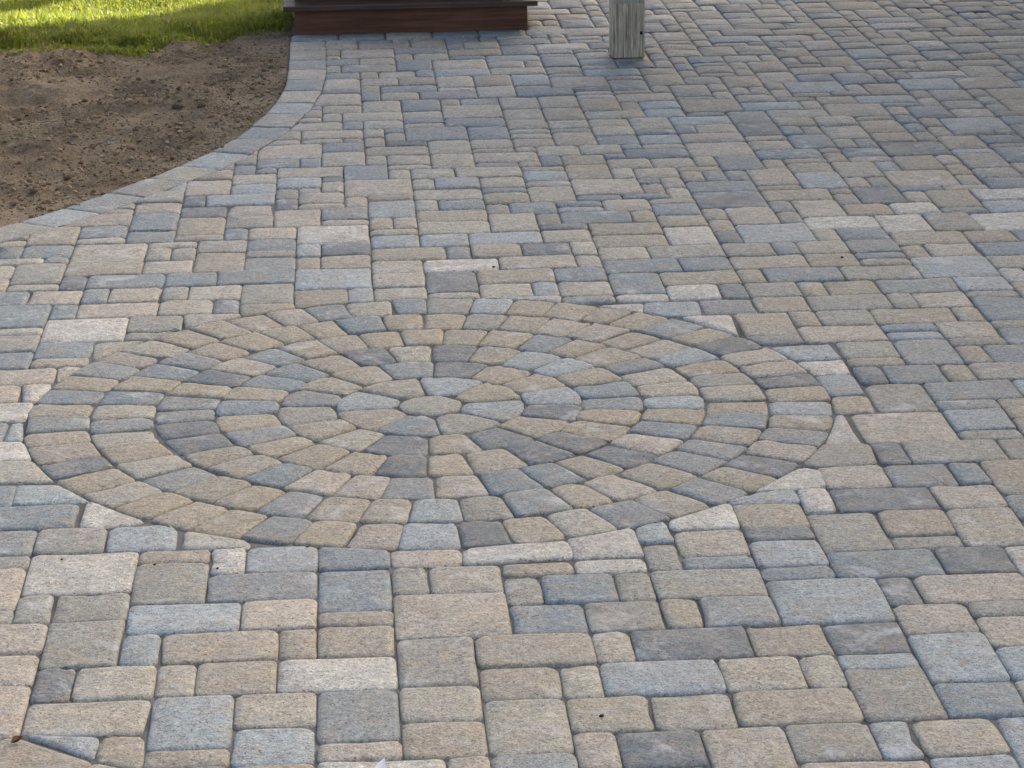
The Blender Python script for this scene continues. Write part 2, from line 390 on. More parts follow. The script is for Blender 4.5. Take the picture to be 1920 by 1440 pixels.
# hand-cut stones: tone number, corners in metres
CUT = [
    (3,[(-0.622,1.259),(-0.542,1.292),(-0.673,1.43),(-0.697,1.425),(-0.692,1.266)]),
    (0,[(-0.31,1.096),(-0.309,1.139),(-0.419,1.204),(-0.46,1.221),(-0.46,1.114)]),
    (3,[(0.394,0.972),(0.392,1.086),(0.162,1.057),(0.158,0.954)]),
    (3,[(0.546,0.966),(0.546,1.141),(0.395,1.093),(0.395,0.962)]),
    (8,[(0.626,1.045),(0.622,1.181),(0.552,1.144),(0.543,1.047)]),
    (3,[(0.778,1.12),(0.788,1.287),(0.634,1.197),(0.627,1.123)]),
    (8,[(0.936,1.257),(0.939,1.344),(0.875,1.336),(0.784,1.281),(0.784,1.259)]),
    (3,[(1.011,1.2),(1.014,1.347),(0.943,1.347),(0.94,1.193)]),
    (8,[(-0.682,1.434),(-0.759,1.572),(-0.864,1.564),(-0.859,1.435)]),
    (0,[(-0.789,1.582),(-0.846,1.747),(-0.999,1.748),(-0.993,1.604)]),
    (3,[(-0.846,1.747),(-0.881,1.901),(-1.006,1.902),(-1.001,1.764)]),
    (8,[(-0.879,1.901),(-0.89,2.059),(-0.943,2.056),(-0.938,1.911)]),
    (3,[(-0.886,2.059),(-0.893,2.215),(-1.059,2.219),(-1.054,2.077)]),
    (3,[(-0.888,2.219),(-0.856,2.373),(-0.937,2.368),(-0.933,2.224)]),
    (0,[(-0.849,2.382),(-0.786,2.53),(-0.861,2.524),(-0.86,2.378)]),
    (0,[(-0.747,2.576),(-0.642,2.765),(-0.78,2.744),(-0.779,2.544)]),
    (0,[(-0.392,2.943),(-0.391,3.004),(-0.546,3.005),(-0.54,2.855)]),
    (1,[(-0.234,3.032),(-0.235,3.095),(-0.389,3.09),(-0.387,2.97)]),
    (1,[(-0.08,3.071),(-0.079,3.225),(-0.233,3.225),(-0.231,3.043)]),
    (8,[(0.925,2.824),(0.932,2.983),(0.778,2.983),(0.771,2.853)]),
    (3,[(0.768,2.865),(0.774,2.984),(0.673,2.984),(0.625,2.966)]),
    (3,[(1.008,2.583),(1.006,2.821),(0.874,2.825)]),
    (3,[(0.542,3.022),(0.546,3.086),(0.34,3.087)]),
    (8,[(1.11,2.367),(1.239,2.373),(1.232,2.51),(1.068,2.493)]),
    (3,[(1.142,2.227),(1.238,2.226),(1.242,2.367),(1.114,2.352)]),
    (8,[(1.152,2.049),(1.24,2.053),(1.241,2.226),(1.144,2.222)]),
    (1,[(1.238,1.897),(1.243,2.034),(1.154,2.039),(1.131,1.895)]),
    (3,[(1.159,1.661),(1.167,1.883),(1.134,1.886),(1.072,1.67)]),
    (4,[(1.027,1.493),(1.161,1.502),(1.173,1.651),(1.067,1.663),(0.98,1.513)]),
    (3,[(0.888,1.335),(1.016,1.354),(1.021,1.486),(0.975,1.483),(0.844,1.332)]),
    (8,[(-0.56,0.052),(-0.553,0.149),(-0.697,0.168)]),
    (1,[(-0.557,0.047),(-0.466,0.008),(-0.472,0.151),(-0.552,0.149)]),
    (1,[(-0.771,-0.033),(-0.721,-0.059),(-0.582,0.01),(-0.561,0.045),(-0.71,0.16),(-0.738,0.151),(-0.771,0.117)]),
    (8,[(-0.791,0.124),(-0.741,0.156),(-0.716,0.165),(-0.74,0.188),(-0.798,0.182)]),
    (0,[(-0.571,-0.062),(-0.482,-0.071),(-0.48,0.009),(-0.559,0.041),(-0.573,0.009)])]
RING_R = [0.088, 0.243, 0.388, 0.545, 0.702, 0.862, 1.02]
RING_PHASE = [-84.2, -93.84, -93.31, -101.04, -94.96, -95.63]
RING_TONES = [
    [4,8,9,8,1,8,1,6],
    [9,7,9,7,8,9,9,7,5,9,9,5,4,1,0,7],
    [9,9,7,7,9,9,5,6,9,8,8,1,7,0,7,9,6,6,9,6,9,5,9,9,9,7],
    [5,2,6,6,1,7,2,6,9,8,2,0,6,9,9,6,9,9,9,9,1,9,6,2,7,9,5,5,7,7,1,1,6,2,2],
    [8,4,5,9,2,1,5,5,1,6,9,0,4,9,8,2,9,2,2,1,4,9,9,6,9,9,9,9,5,6,9,6,0,5,0,9,0,5,1,9,5,9,1],
    [8,7,9,0,5,1,5,9,7,2,5,9,8,9,7,2,2,7,9,5,9,1,9,9,8,4,6,0,6,2,9,9,9,0,1,5,9,6,9,5,1,1,7,9,0,9,9,9,5,9,2]]
SPECKS = [(-0.71, 1.062, 0.0025), (-0.507, 1.009, 0.0028), (-0.371, 0.973, 0.003), (0.372, 0.14, 0.0038), (0.369, 3.419, 0.004), (1.436, 3.408, 0.004), (0.021, 3.329, 0.0025)]

# ------------------------------------------------------------------ paver geometry
def offset_poly(P, d):
    """inset a convex CCW polygon by d"""
    n = len(P)
    out = []
    for i in range(n):
        a, b, c = P[i - 1], P[i], P[(i + 1) % n]
        e1 = (b - a) / (np.linalg.norm(b - a) + 1e-9)
        e2 = (c - b) / (np.linalg.norm(c - b) + 1e-9)
        n1, n2 = np.array([-e1[1], e1[0]]), np.array([-e2[1], e2[0]])
        k = 1 + n1 @ n2
        m = (n1 + n2) / max(k, 0.35)
        out.append(b + m * d)
    return np.array(out)

def poly_area(P):
    x, y = P[:, 0], P[:, 1]
    return 0.5 * float(np.sum(x * np.roll(y, -1) - np.roll(x, -1) * y))

def outline(P, r, mids):
    """rounded outline: three points on each corner and `mids` along each edge"""
    n = len(P)
    pts = []
    for i in range(n):
        a, b, c = P[i - 1], P[i], P[(i + 1) % n]
        l1, l2 = np.linalg.norm(a - b), np.linalg.norm(c - b)
        t1, t2 = min(r, 0.36 * l1), min(r, 0.36 * l2)
        s, e = b + (a - b) / l1 * t1, b + (c - b) / l2 * t2
        pts += [s, 0.25 * s + 0.5 * b + 0.25 * e, e]
        d = P[(i + 2) % n]
        l3 = np.linalg.norm(d - c)
        nxt = c + (b - c) / l2 * t2
        for k in range(mids):
            u = (k + 1) / (mids + 1)
            pts.append(e * (1 - u) + nxt * u)
    return np.array(pts)

def paver_mesh(P, rng, gap=0.0004, corner=0.018, near=True, crisp=False, z0=None):
    """tumbled stone on polygon P (world XY, CCW) -> verts, faces in world space"""
    P = np.asarray(P, float)
    area = poly_area(P)
    per = float(np.sum(np.linalg.norm(P - np.roll(P, -1, 0), axis=1)))
    inr = 2 * area / per
    gap = min(gap, inr * 0.2)
    corner = corner * rng.uniform(0.7, 1.3)
    mids = 1 if near else 0
    sh = (0.5 if crisp else 1.0) * rng.uniform(0.85, 1.2)
    prof = [(0.0, -0.020), (0.0004, -0.0054 * sh), (0.0040 * sh, -0.0016 * sh), (0.0145 * sh, 0.0)] if near else [(0.0, -0.02), (0.0012, -0.0045 * sh), (0.011 * sh, 0.0)]
    lim = inr * 0.62
    base = offset_poly(P, gap)
    o0 = outline(base, corner, mids)
    m = len(o0)
    # uneven tumbled edge
    amp = 0.0010 if crisp else 0.0015
    wob = rng.normal(0, amp, m)
    wob = np.clip(0.5 * wob + 0.25 * np.roll(wob, 1) + 0.25 * np.roll(wob, -1), -0.0015, 0.0022)
    if near and not crisp:
        for _ in range(rng.integers(0, 3)):              # knocked corners and edges
            q = rng.integers(0, m)
            k = rng.uniform(0.002, 0.006)
            wob[q] += k
            wob[(q + 1) % m] += k * rng.uniform(0.1, 0.7)
            wob[q - 1] += k * rng.uniform(0.1, 0.7)
    cen = o0.mean(0)
    dirn = cen - o0
    dirn /= np.linalg.norm(dirn, axis=1)[:, None]
    chip = np.where(rng.random(m) < (0.02 if crisp else 0.09), rng.uniform(0.001, 0.004, m), 0.0)
    h0 = rng.normal(0, 0.0013) if z0 is None else z0
    tx, ty = rng.normal(0, 0.0055, 2)
    V, F = [], []
    for k, (ins, z) in enumerate(prof):
        Pk = offset_poly(P, gap + min(ins, lim))
        ok = outline(Pk, max(corner - ins * 0.5, 0.004), mids)
        ok = ok + dirn * wob[:, None]
        zz = z + h0 - (chip if 0 < k < 3 else chip * 0.35 if k == 3 else 0)
        if k == 1 or k == 2:
            zz = zz + rng.normal(0, 0.0007, m)
        zz = zz + (ok - cen) @ np.array([tx, ty])
        for q in range(m):
            V.append((ok[q, 0], ok[q, 1], float(zz[q]) if np.ndim(zz) else float(zz)))
    for k in range(len(prof) - 1):
        for q in range(m):
            a, b = k * m + q, k * m + (q + 1) % m
            F.append((a, b, b + m, a + m))
    top = (len(prof) - 1) * m
    ci = len(V)
    V.append((cen[0], cen[1], h0 + rng.normal(0.0006, 0.0008)))
    for q in range(m):
        F.append((top + q, top + (q + 1) % m, ci))
    return V, F

def set_tone(me, rgb, seed):
    at = me.attributes.new('tone', 'FLOAT_COLOR', 'POINT')
    at.data.foreach_set('color', np.tile(np.array([*rgb, seed], np.float32), len(me.vertices)))

def add_paver(name, P, rgb, rng, parent, **kw):
    V, F = paver_mesh(P, rng, **kw)
    c = np.mean(np.asarray(P), 0)
    V = [(x - c[0], y - c[1], z) for x, y, z in V]
    o = mesh_obj(name, V, F, M_PAVER, parent, True, (c[0], c[1], 0))
    set_tone(o.data, rgb, rng.uniform(0, 10))
    return o

def add_paver_stuff(name, items, rng, parent, near=False):
    """many far pavers joined into one part; items = [(polygon, rgb)]"""
    AV, AF, AC = [], [], []
    for P, rgb in items:
        V, F = paver_mesh(P, rng, near=near)
        k = len(AV)
        AV += V
        AF += [tuple(i + k for i in f) for f in F]
        AC.append(np.tile(np.array([*rgb, rng.uniform(0, 10)], np.float32), (len(V), 1)))
    o = mesh_obj(name, AV, AF, M_PAVER, parent, True)
    at = o.data.attributes.new('tone', 'FLOAT_COLOR', 'POINT')
    at.data.foreach_set('color', np.concatenate(AC).ravel())
    o['kind'] = 'stuff'
    return o

def clip_half(P, q, nrm):
    """keep the side of the line through q where (x - q) . nrm >= 0"""
    out = []
    n = len(P)
    for i in range(n):
        a, b = P[i], P[(i + 1) % n]
        da, db = (a - q) @ nrm, (b - q) @ nrm
        if da >= 0:
            out.append(a)
        if (da >= 0) != (db >= 0):
            out.append(a + (b - a) * (da / (da - db)))
    o2 = []
    for a in out:
        if not o2 or np.linalg.norm(a - o2[-1]) > 0.004:
            o2.append(a)
    if len(o2) > 1 and np.linalg.norm(o2[0] - o2[-1]) < 0.004:
        o2.pop()
    return np.array(o2) if len(o2) >= 3 else None

CC = np.array(CIRCLE[:2])
CR = CIRCLE[2]

def cut_circle(P):
    """trim a stone with one straight saw cut so that it clears the circle"""
    P = np.asarray(P, float)
    if np.all(np.linalg.norm(P - CC, axis=1) > CR + 0.16):
        return P
    pts = []
    n = len(P)
    for i in range(n):
        for u in np.linspace(0, 1, 24, endpoint=False):
            pts.append(P[i] * (1 - u) + P[(i + 1) % n] * u)
    pts = np.array(pts)
    dist = np.linalg.norm(pts - CC, axis=1)
    ins = dist < CR + 0.004
    if not ins.any():
        return P
    if ins.all():
        return None
    on = pts[~ins]
    # crossing points of the stone's outline with the circle
    idx = [i for i in range(len(pts)) if ins[i] != ins[(i + 1) % len(pts)]]
    a, b = pts[idx[0]], pts[idx[-1]]
    mid = (a + b) / 2 - CC
    nrm = mid / np.linalg.norm(mid)
    half = np.linalg.norm(a - b) / 2
    sag = CR - math.sqrt(max(CR * CR - half * half, 0.01))
    q = CC + nrm * (CR + 0.0015 - sag * 0.5)
    return clip_half(P, q, nrm)

# edge of the patio towards the soil bed: outer line of the border course, far end first
EDGE = np.array([(-0.303, 7.66), (-0.302, 7.40), (-0.302, 7.06), (-0.302, 6.75), (-0.306, 6.47), (-0.332, 6.17), (-0.385, 5.82), (-0.472, 5.46), (-0.56, 5.2), (-0.645, 5.02), (-0.735, 4.85),
                 (-0.83, 4.68), (-0.925, 4.52), (-1.02, 4.38), (-1.11, 4.25), (-1.21, 4.12), (-1.36, 3.96), (-1.56, 3.79), (-1.82, 3.64), (-2.15, 3.53), (-2.55, 3.47), (-3.0, 3.45)])
def resample(E, step):
    d = np.r_[0, np.cumsum(np.linalg.norm(np.diff(E, axis=0), axis=1))]
    n = int(d[-1] / step) + 1
    s = np.linspace(0, d[-1], n)
    return np.c_[np.interp(s, d, E[:, 0]), np.interp(s, d, E[:, 1])]
def smooth(E, k):
    for _ in range(k):
        E = np.r_[E[:1], 0.25 * E[:-2] + 0.5 * E[1:-1] + 0.25 * E[2:], E[-1:]]
    return E
EDGE_F = smooth(resample(EDGE, 0.02), 60)
def normals(E):
    t = np.gradient(E, axis=0)
    t /= np.linalg.norm(t, axis=1)[:, None]
    return np.c_[-t[:, 1], t[:, 0]]         # towards the patio (left of the walk direction far -> near)
EDGE_N = normals(EDGE_F)
BW = 0.162
INNER_F = EDGE_F + EDGE_N * BW

def side_of_edge(pt, E=None):
    """signed distance from the inner border line, positive on the patio"""
    E = INNER_F if E is None else E
    d = np.linalg.norm(E - pt, axis=1)
    i = int(np.argmin(d))
    return float((pt - E[i]) @ EDGE_N[i]), i

def cut_edge(P):
    P = np.asarray(P, float)
    sd = [side_of_edge(q) for q in P]
    if min(s for s, _ in sd) > 0.0:
        return P
    if max(s for s, _ in sd) <= 0.012:
        return None
    c = P.mean(0)
    # tangent where the border runs closest to the stone's corner that lies deepest inside it
    lo = min(range(len(P)), key=lambda k: sd[k][0])
    _, i = side_of_edge(0.5 * c + 0.5 * P[lo])
    return clip_half(P, INNER_F[i] - EDGE_N[i] * 0.003, EDGE_N[i])

# ------------------------------------------------------------------ ground
mesh_obj('lawn', [(-70, -60, -0.075), (70, -60, -0.075), (70, 90, -0.075), (-70, 90, -0.075)], [(0, 1, 2, 3)], M_LAWN)['kind'] = 'structure'

# ------------------------------------------------------------------ the patio: sand bed and stones
STEP_X0, STEP_X1, STEP_Y = -0.283, 0.778, 7.655
HEAD_Y0 = 7.495                                         # row of stones along the foot of the steps
FX0, FX1, FY0, FY1 = -24, 54, -8, 121                   # field in module units
edge_pts = [tuple(q) for q in (EDGE_F - EDGE_N * 0.0)[::4]]
sand_poly = [(FX1 * UX, FY0 * UY), (FX1 * UX, FY1 * UY), (-0.29, FY1 * UY)] + edge_pts + [(-3.0, 0.0), (-3.0, FY0 * UY)]
patio = mesh_obj('patio', [(x, y, -0.0085) for x, y in sand_poly], [tuple(range(len(sand_poly)))[::-1]], M_SAND)
patio['kind'] = 'structure'
patio['label'] = 'weathered tan and blue-grey paver patio with sandy joints'

grid = {}
stones = []                                             # (polygon, tone code)
def rect_poly(i, j, w, d):
    return np.array([(i * UX, j * UY), ((i + w) * UX, j * UY), ((i + w) * UX, (j + d) * UY), (i * UX, (j + d) * UY)])

cuts = []
for code, corners in CUT:
    P = np.array(corners)
    P = P.mean(0) + (P - P.mean(0)) * 1.045
    dc = np.linalg.norm(P - np.array(CIRCLE[:2]), axis=1)
    # run the stone in under the ring; the saw cut below trims it to fit
    P = np.where((dc < CIRCLE[2] + 0.05)[:, None], P + (np.array(CIRCLE[:2]) - P) / dc[:, None] * 0.012, P)
    cuts.append((code, P))

def inside(P, q):
    n = len(P)
    for i in range(n):
        a, b = P[i], P[(i + 1) % n]
        if (b[0] - a[0]) * (q[1] - a[1]) - (b[1] - a[1]) * (q[0] - a[0]) < 0:
            return False
    return True

for i, j, w, d, col in FIELD:
    for x in range(w):
        for y in range(d):
            grid[(i + x, j + y)] = 10 + len(stones)
    stones.append((rect_poly(i, j, w, d), col))

# module cells that the hand-cut stones, the circle, the border and the steps take up
for i in range(FX0, FX1):
    for j in range(FY0, FY1):
        if (i, j) in grid:
            continue
        sub = [np.array([(i + u) * UX, (j + v) * UY]) for u in (0.15, 0.5, 0.85) for v in (0.15, 0.5, 0.85)]
        c = sub[4]
        if np.linalg.norm(c - CC) < CR + 0.35 or (i < 3 and j < 3):
            k = sum(np.linalg.norm(q - CC) < CR or any(inside(P, q) for _, P in cuts) for q in sub)
            if k >= 5:
                grid[(i, j)] = 2
        if c[0] < 0 and c[1] > 3.2 and max(side_of_edge(q)[0] for q in sub) < 0.0:
            grid[(i, j)] = 2
        if c[1] > HEAD_Y0 - 0.03 and c[0] < 0.80:
            grid[(i, j)] = 2

rf = random.Random(4)
KINDS = [((3, 3), 7), ((3, 2), 22), ((2, 3), 20), ((2, 2), 30), ((1, 2), 8), ((2, 1), 9)]
def pick_tone():
    return rf.choices(range(10), (19, 22, 11, 3, 17, 8, 9, 4, 6, 1))[0]
for j in range(FY0, FY1):
    for i in range(FX0, FX1):
        if (i, j) in grid:
            continue
        opts = []
        for (w, d), wt in KINDS:
            if all((i + x, j + y) not in grid for x in range(w) for y in range(d)) and i + w <= FX1:
                # avoid leaving a single module to the right
                if (i + w, j) not in grid and ((i + w + 1, j) in grid) and rf.random() < 0.7:
                    wt *= 0.2
                # do not carry a joint on from the row before
                e0, e1 = grid.get((i + w - 1, j - 1)), grid.get((i + w, j - 1))
                if e0 != e1:
                    wt *= 0.4
                # nor end level with the stone on the left
                l0, l1 = grid.get((i - 1, j + d - 1)), grid.get((i - 1, j + d))
                if l0 != l1:
                    wt *= 0.5
                opts.append(((w, d), wt))
        if not opts:
            opts = [((1, 1), 1)]
        (w, d) = rf.choices([o[0] for o in opts], [o[1] for o in opts])[0]
        for x in range(w):
            for y in range(d):
                grid[(i + x, j + y)] = 10 + len(stones)
        stones.append((rect_poly(i, j, w, d), pick_tone()))

for col, P in cuts:
    stones.append((P, col))
# stones laid in a row along the steps
x = -0.298
k = 0
HEAD_T = [6, 6, 0, 6, 6, 8, 0, 6]
while x < 0.80:
    stones.append((np.array([(x, HEAD_Y0), (x + 0.212, HEAD_Y0), (x + 0.212, STEP_Y - 0.004), (x, STEP_Y - 0.004)]), HEAD_T[k % 8]))
    x += 0.212
    k += 1

final = []
for P, col in stones:
    P = cut_circle(P)
    if P is None:
        continue
    if P[:, 0].min() < 0.0 and P[:, 1].max() > 3.2 and P[:, 1].min() < HEAD_Y0 - 0.001:
        P = cut_edge(P)
        if P is None:
            continue
    if P[:, 1].max() > HEAD_Y0 + 0.001 and P[:, 0].min() < 0.77 and P[:, 1].min() < HEAD_Y0 - 0.001:
        P = clip_half(P, np.array([0, HEAD_Y0 - 0.001]), np.array([0, -1.0]))
        if P is None:
            continue
    if poly_area(P) < 0.0009:
        continue
    final.append((P, col))

cl, cf, cr_, cu = np.array(CAM_LOC), np.array(CAM_FWD), np.array(CAM_RIGHT), np.array(CAM_UP)
def seen_size(P):
    """rough size of a stone in view, 0 when wholly outside the picture"""
    d = np.c_[P, np.zeros(len(P))] - cl
    z = d @ cf
    if z.min() < 0.5:
        return 0.0
    a, b = (d @ cr_) / z, (d @ cu) / z
    if a.max() < -0.196 or a.min() > 0.196 or b.max() < -0.147 or b.min() > 0.147:
        return 0.0
    return abs(poly_area(np.c_[a, b]))
final.sort(key=lambda s: -seen_size(s[0]))
prng = np.random.default_rng(21)
for P, col in final[:300]:
    add_paver('paver', P, tone(col, prng), prng, patio)
add_paver_stuff('far_pavers', [(P, tone(col, prng)) for P, col in final[300:]], prng, patio)

# ------------------------------------------------------------------ the circle
circle = mesh_obj('paver_circle', [(CC[0], CC[1], -0.0076)] + [(CC[0] + CR * math.cos(a), CC[1] + CR * math.sin(a), -0.0076) for a in np.linspace(0, 2 * math.pi, 96, endpoint=False)],
                  [(0, 1 + q, 1 + (q + 1) % 96) for q in range(96)], M_SAND)
circle['kind'] = 'structure'
circle['label'] = 'round medallion of wedge pavers in seven rings set into the patio'
crng = np.random.default_rng(3)
pl = np.array([(math.cos(a), math.sin(a)) for a in np.linspace(0.3, 0.3 + 2 * math.pi, 7, endpoint=False)])
add_paver('centre_paver', CC + pl * (RING_R[0] * 1.02), tone(4, crng), crng, circle, corner=0.03, gap=0.002)
for k, tones in enumerate(RING_TONES):
    n = len(tones)
    r0, r1 = RING_R[k], RING_R[k + 1]
    bnd = [math.radians(RING_PHASE[k]) + 2 * math.pi * (q + crng.normal(0, 0.04 if k else 0.02)) / n for q in range(n)]
    bnd.append(bnd[0] + 2 * math.pi)
    for q in range(n):
        a0, a1 = bnd[q], bnd[q + 1]
        # straight-sided wedges; the outer face follows the circle
        jr = crng.normal(0, 0.0012)
        skew = crng.normal(0, 0.012)
        ri = (r0 + jr) / (1 if k > 1 else math.cos((a1 - a0) / 2) ** 0.3)
        ro = r1 + jr + (0.003 if k == 5 else 0.0)
        P = [(ri, a0 + skew * 0.3)] + [(ri, a1 + skew * 0.3), (ro, a1)] + ([((ro + 0.001 + 0.004 * (k < 2)), (a0 + a1) / 2)] if k < 3 else []) + [(ro, a0)]
        P = np.array([(CC[0] + r * math.cos(a), CC[1] + r * math.sin(a)) for r, a in P])
        if poly_area(P) < 0:
            P = P[::-1]
        add_paver('wedge_paver', P, tone(tones[q], crng, 0.95), crng, circle, corner=0.021, gap=0.0004)

# ------------------------------------------------------------------ border course along the soil bed
bed = np.r_[EDGE_F[::3], (EDGE_F + EDGE_N * BW)[::3][::-1]]
nb = len(EDGE_F[::3])
border = mesh_obj('border_course', [(x, y, -0.0076) for x, y in bed], [(q, 2 * nb - 1 - q, 2 * nb - 2 - q, q + 1) for q in range(nb - 1)], M_SAND)
border['kind'] = 'structure'
border['label'] = 'curved edging course of smooth grey pavers beside the soil bed'
brng = np.random.default_rng(9)
dd = np.r_[0, np.cumsum(np.linalg.norm(np.diff(EDGE_F, axis=0), axis=1))]
s = 0.165
BT = [0, 4, 5, 0, 6, 0, 8, 4, 6, 5, 8, 0, 4, 5, 8, 4, 0, 1, 5, 4]
q = 0
while s + 0.235 < dd[-1]:
    e = s + 0.232 * (1 + brng.normal(0, 0.015))
    ia, ib = np.searchsorted(dd, s), min(np.searchsorted(dd, e), len(dd) - 1)
    P = np.array([EDGE_F[ia], EDGE_F[ib], EDGE_F[ib] + EDGE_N[ib] * BW, EDGE_F[ia] + EDGE_N[ia] * BW])
    if poly_area(P) < 0:
        P = P[::-1]
    add_paver('edging_paver', P, tone(BT[q % len(BT)], brng), brng, border, corner=0.012, gap=0.0016)
    s = e
    q += 1

# ------------------------------------------------------------------ soil bed
def vnoise(x, y, seed):
    """smooth value noise on arrays"""
    r = np.random.default_rng(seed).random((128, 128))
    xi, yi = np.floor(x).astype(int), np.floor(y).astype(int)
    u, v = x - xi, y - yi
    u, v = u * u * (3 - 2 * u), v * v * (3 - 2 * v)
    g = lambda a, b: r[a % 128, b % 128]
    return (g(xi, yi) * (1 - u) + g(xi + 1, yi) * u) * (1 - v) + (g(xi, yi + 1) * (1 - u) + g(xi + 1, yi + 1) * u) * v

def soil_z(x, y):
    d = np.full(x.shape, 9.0)
    sgn = np.full(x.shape, 9.0)
    for a, nrm in zip(EDGE_F[::6], EDGE_N[::6]):
        t = np.hypot(x - a[0], y - a[1])
        k = t < d
        d = np.where(k, t, d)
        sgn = np.where(k, -((x - a[0]) * nrm[0] + (y - a[1]) * nrm[1]), sgn)
    z = -0.028 + 0.03 * (vnoise(x * 1.3, y * 1.3, 1) - 0.45) + 0.026 * (vnoise(x * 5, y * 3.6, 2) - 0.5) + 0.026 * (vnoise(x * 13, y * 10, 3) - 0.5) + 0.014 * (vnoise(x * 33, y * 33, 4) - 0.5) + 0.010 * (vnoise(x * 75, y * 75, 5) - 0.5) + 0.034 * (vnoise(x * 1.8 + 0.3 * y, y * 11, 6) - 0.5)
    w = np.clip(sgn / 0.30, 0, 1)
    zb = -0.016 + 0.010 * (vnoise(x * 22, y * 22, 8) - 0.5)
    z = zb * (1 - w) + z * w
    return np.where(sgn < 0.0, -0.055, z), sgn

sx, sy = np.meshgrid(np.arange(-4.0, -0.1, 0.0165), np.arange(3.2, 8.3, 0.0165), indexing='ij')
sz, ssg = soil_z(sx, sy)
ny_ = sx.shape[1]
idx = np.arange(sx.size).reshape(sx.shape)
quads = np.stack([idx[:-1, :-1], idx[1:, :-1], idx[1:, 1:], idx[:-1, 1:]], -1).reshape(-1, 4)
# nothing under the stones of the border
keep = (ssg.ravel()[quads].min(1) > -0.03) & ~((sx.ravel()[quads].max(1) > STEP_X0 - 0.01) & (sy.ravel()[quads].max(1) > STEP_Y))
soil = np_mesh('soil_bed', np.c_[sx.ravel(), sy.ravel(), sz.ravel()], quads[keep], M_SOIL, None, True)
soil['kind'] = 'structure'
soil['label'] = 'bare raked brown soil bed between lawn and patio edge'

# line where the lawn starts
LAWN_X = np.array([-5, -2.2, -1.59, -1.29, -1.0, -0.84, -0.54, -0.29, 0.5])
LAWN_Y = np.array([7.6, 7.5, 7.46, 7.52, 7.42, 7.60, 7.80, 7.86, 7.95])
def lawn_line(x):
    return np.interp(x, LAWN_X, LAWN_Y)

# crumbs: small lumps, one object
def ico():
    t = (1 + 5 ** 0.5) / 2
    v = np.array([(-1, t, 0), (1, t, 0), (-1, -t, 0), (1, -t, 0), (0, -1, t), (0, 1, t), (0, -1, -t), (0, 1, -t), (t, 0, -1), (t, 0, 1), (-t, 0, -1), (-t, 0, 1)], float)
    v /= np.linalg.norm(v[0])
    f = np.array([(0, 11, 5), (0, 5, 1), (0, 1, 7), (0, 7, 10), (0, 10, 11), (1, 5, 9), (5, 11, 4), (11, 10, 2), (10, 7, 6), (7, 1, 8), (3, 9, 4), (3, 4, 2), (3, 2, 6), (3, 6, 8), (3, 8, 9), (4, 9, 5), (2, 4, 11), (6, 2, 10), (8, 6, 7), (9, 8, 1)])
    return v, f
IV, IF = ico()
def soil_tones(n):
    a, b = np.array(lin(116, 98, 74)), np.array(lin(176, 156, 122))
    u = NP.random(n)[:, None] ** 1.3
    return a * (1 - u) + b * u
n = 22000
cx = NP.uniform(-2.6, -0.3, n * 2)
cy = NP.uniform(3.7, 8.0, n * 2)
cz, csg = soil_z(cx, cy)
dens = vnoise(cx * 2.5, cy * 2.0, 14)
ok = (csg > 0.02 - 0.07 * NP.random(len(cx)) ** 6) & (cy < lawn_line(cx) + 0.05) & (dens + 0.25 * NP.random(len(cx)) > 0.45)
cx, cy, cz = cx[ok][:n], cy[ok][:n], np.where(csg[ok] < 0.004, 0.0005, cz[ok])[:n]
n = len(cx)
sz_ = 0.0016 + 0.0028 * NP.random(n) ** 2 + 0.008 * NP.random(n) ** 14
vv = IV[None] * (1 + NP.normal(0, 0.22, (n, 12, 1))) * (sz_[:, None, None] * np.array([1.15, 1.0, 0.75]))
vv = vv + np.c_[cx, cy, cz + sz_ * 0.35][:, None, :]
ff = (IF[None] + (np.arange(n) * 12)[:, None, None]).reshape(-1, 3)
crumbs = np_mesh('soil_crumbs', vv.reshape(-1, 3), ff, M_CLOD, None, False)
crumbs['kind'] = 'stuff'
crumbs['label'] = 'loose crumbs of brown soil scattered over the bed'
at = crumbs.data.attributes.new('tone', 'FLOAT_COLOR', 'POINT')
at.data.foreach_set('color', np.repeat(np.c_[soil_tones(n), np.ones(n)], 12, axis=0).astype(np.float32).ravel())

# the few lumps one can pick out
def lump(name, x, y, r, rgb, label, cat, group=None, flat=0.7):
    g = np.random.default_rng(int(abs(x * 977 + y * 631)))
    import bmesh
    bm = bmesh.new()
    bmesh.ops.create_icosphere(bm, subdivisions=3, radius=1.0)
    ph = g.uniform(0, 6, 9)
    for w in bm.verts:
        c = w.co.normalized()
        k = 1 + 0.16 * math.sin(3 * c.x + ph[0]) * math.sin(2.5 * c.y + ph[1]) + 0.10 * math.sin(6 * c.y + ph[2] + 3 * c.z) + 0.07 * math.sin(9 * c.z + ph[3] + 5 * c.x) + g.normal(0, 0.02)
        w.co = Vector((c.x * k * r * 1.2, c.y * k * r, c.z * k * r * flat))
    me = bpy.data.meshes.new(name)
    bm.to_mesh(me)
    bm.free()
    me.polygons.foreach_set('use_smooth', [True] * len(me.polygons))
    me.materials.append(M_CLOD)
    set_tone(me, rgb, 0)
    o = bpy.data.objects.new(name, me)
    z = float(soil_z(np.array([x]), np.array([y]))[0][0])
    o.location = (x, y, z + r * flat * 0.45)
    o.rotation_euler = (0, 0, g.uniform(0, 6))
    link(o)
    return tag(o, label, cat, group)
for x, y, r in ((-0.734, 6.167, 0.018), (-0.637, 6.121, 0.016), (-0.878, 5.496, 0.014), (-1.02, 5.52, 0.011), (-1.064, 4.971, 0.013), (-1.12, 6.35, 0.012)):
    lump('soil_clod', x, y, r, lin(108, 90, 70), 'dark brown lump of soil lying on the bare bed', 'soil clod', 'lumps of soil on the bed')
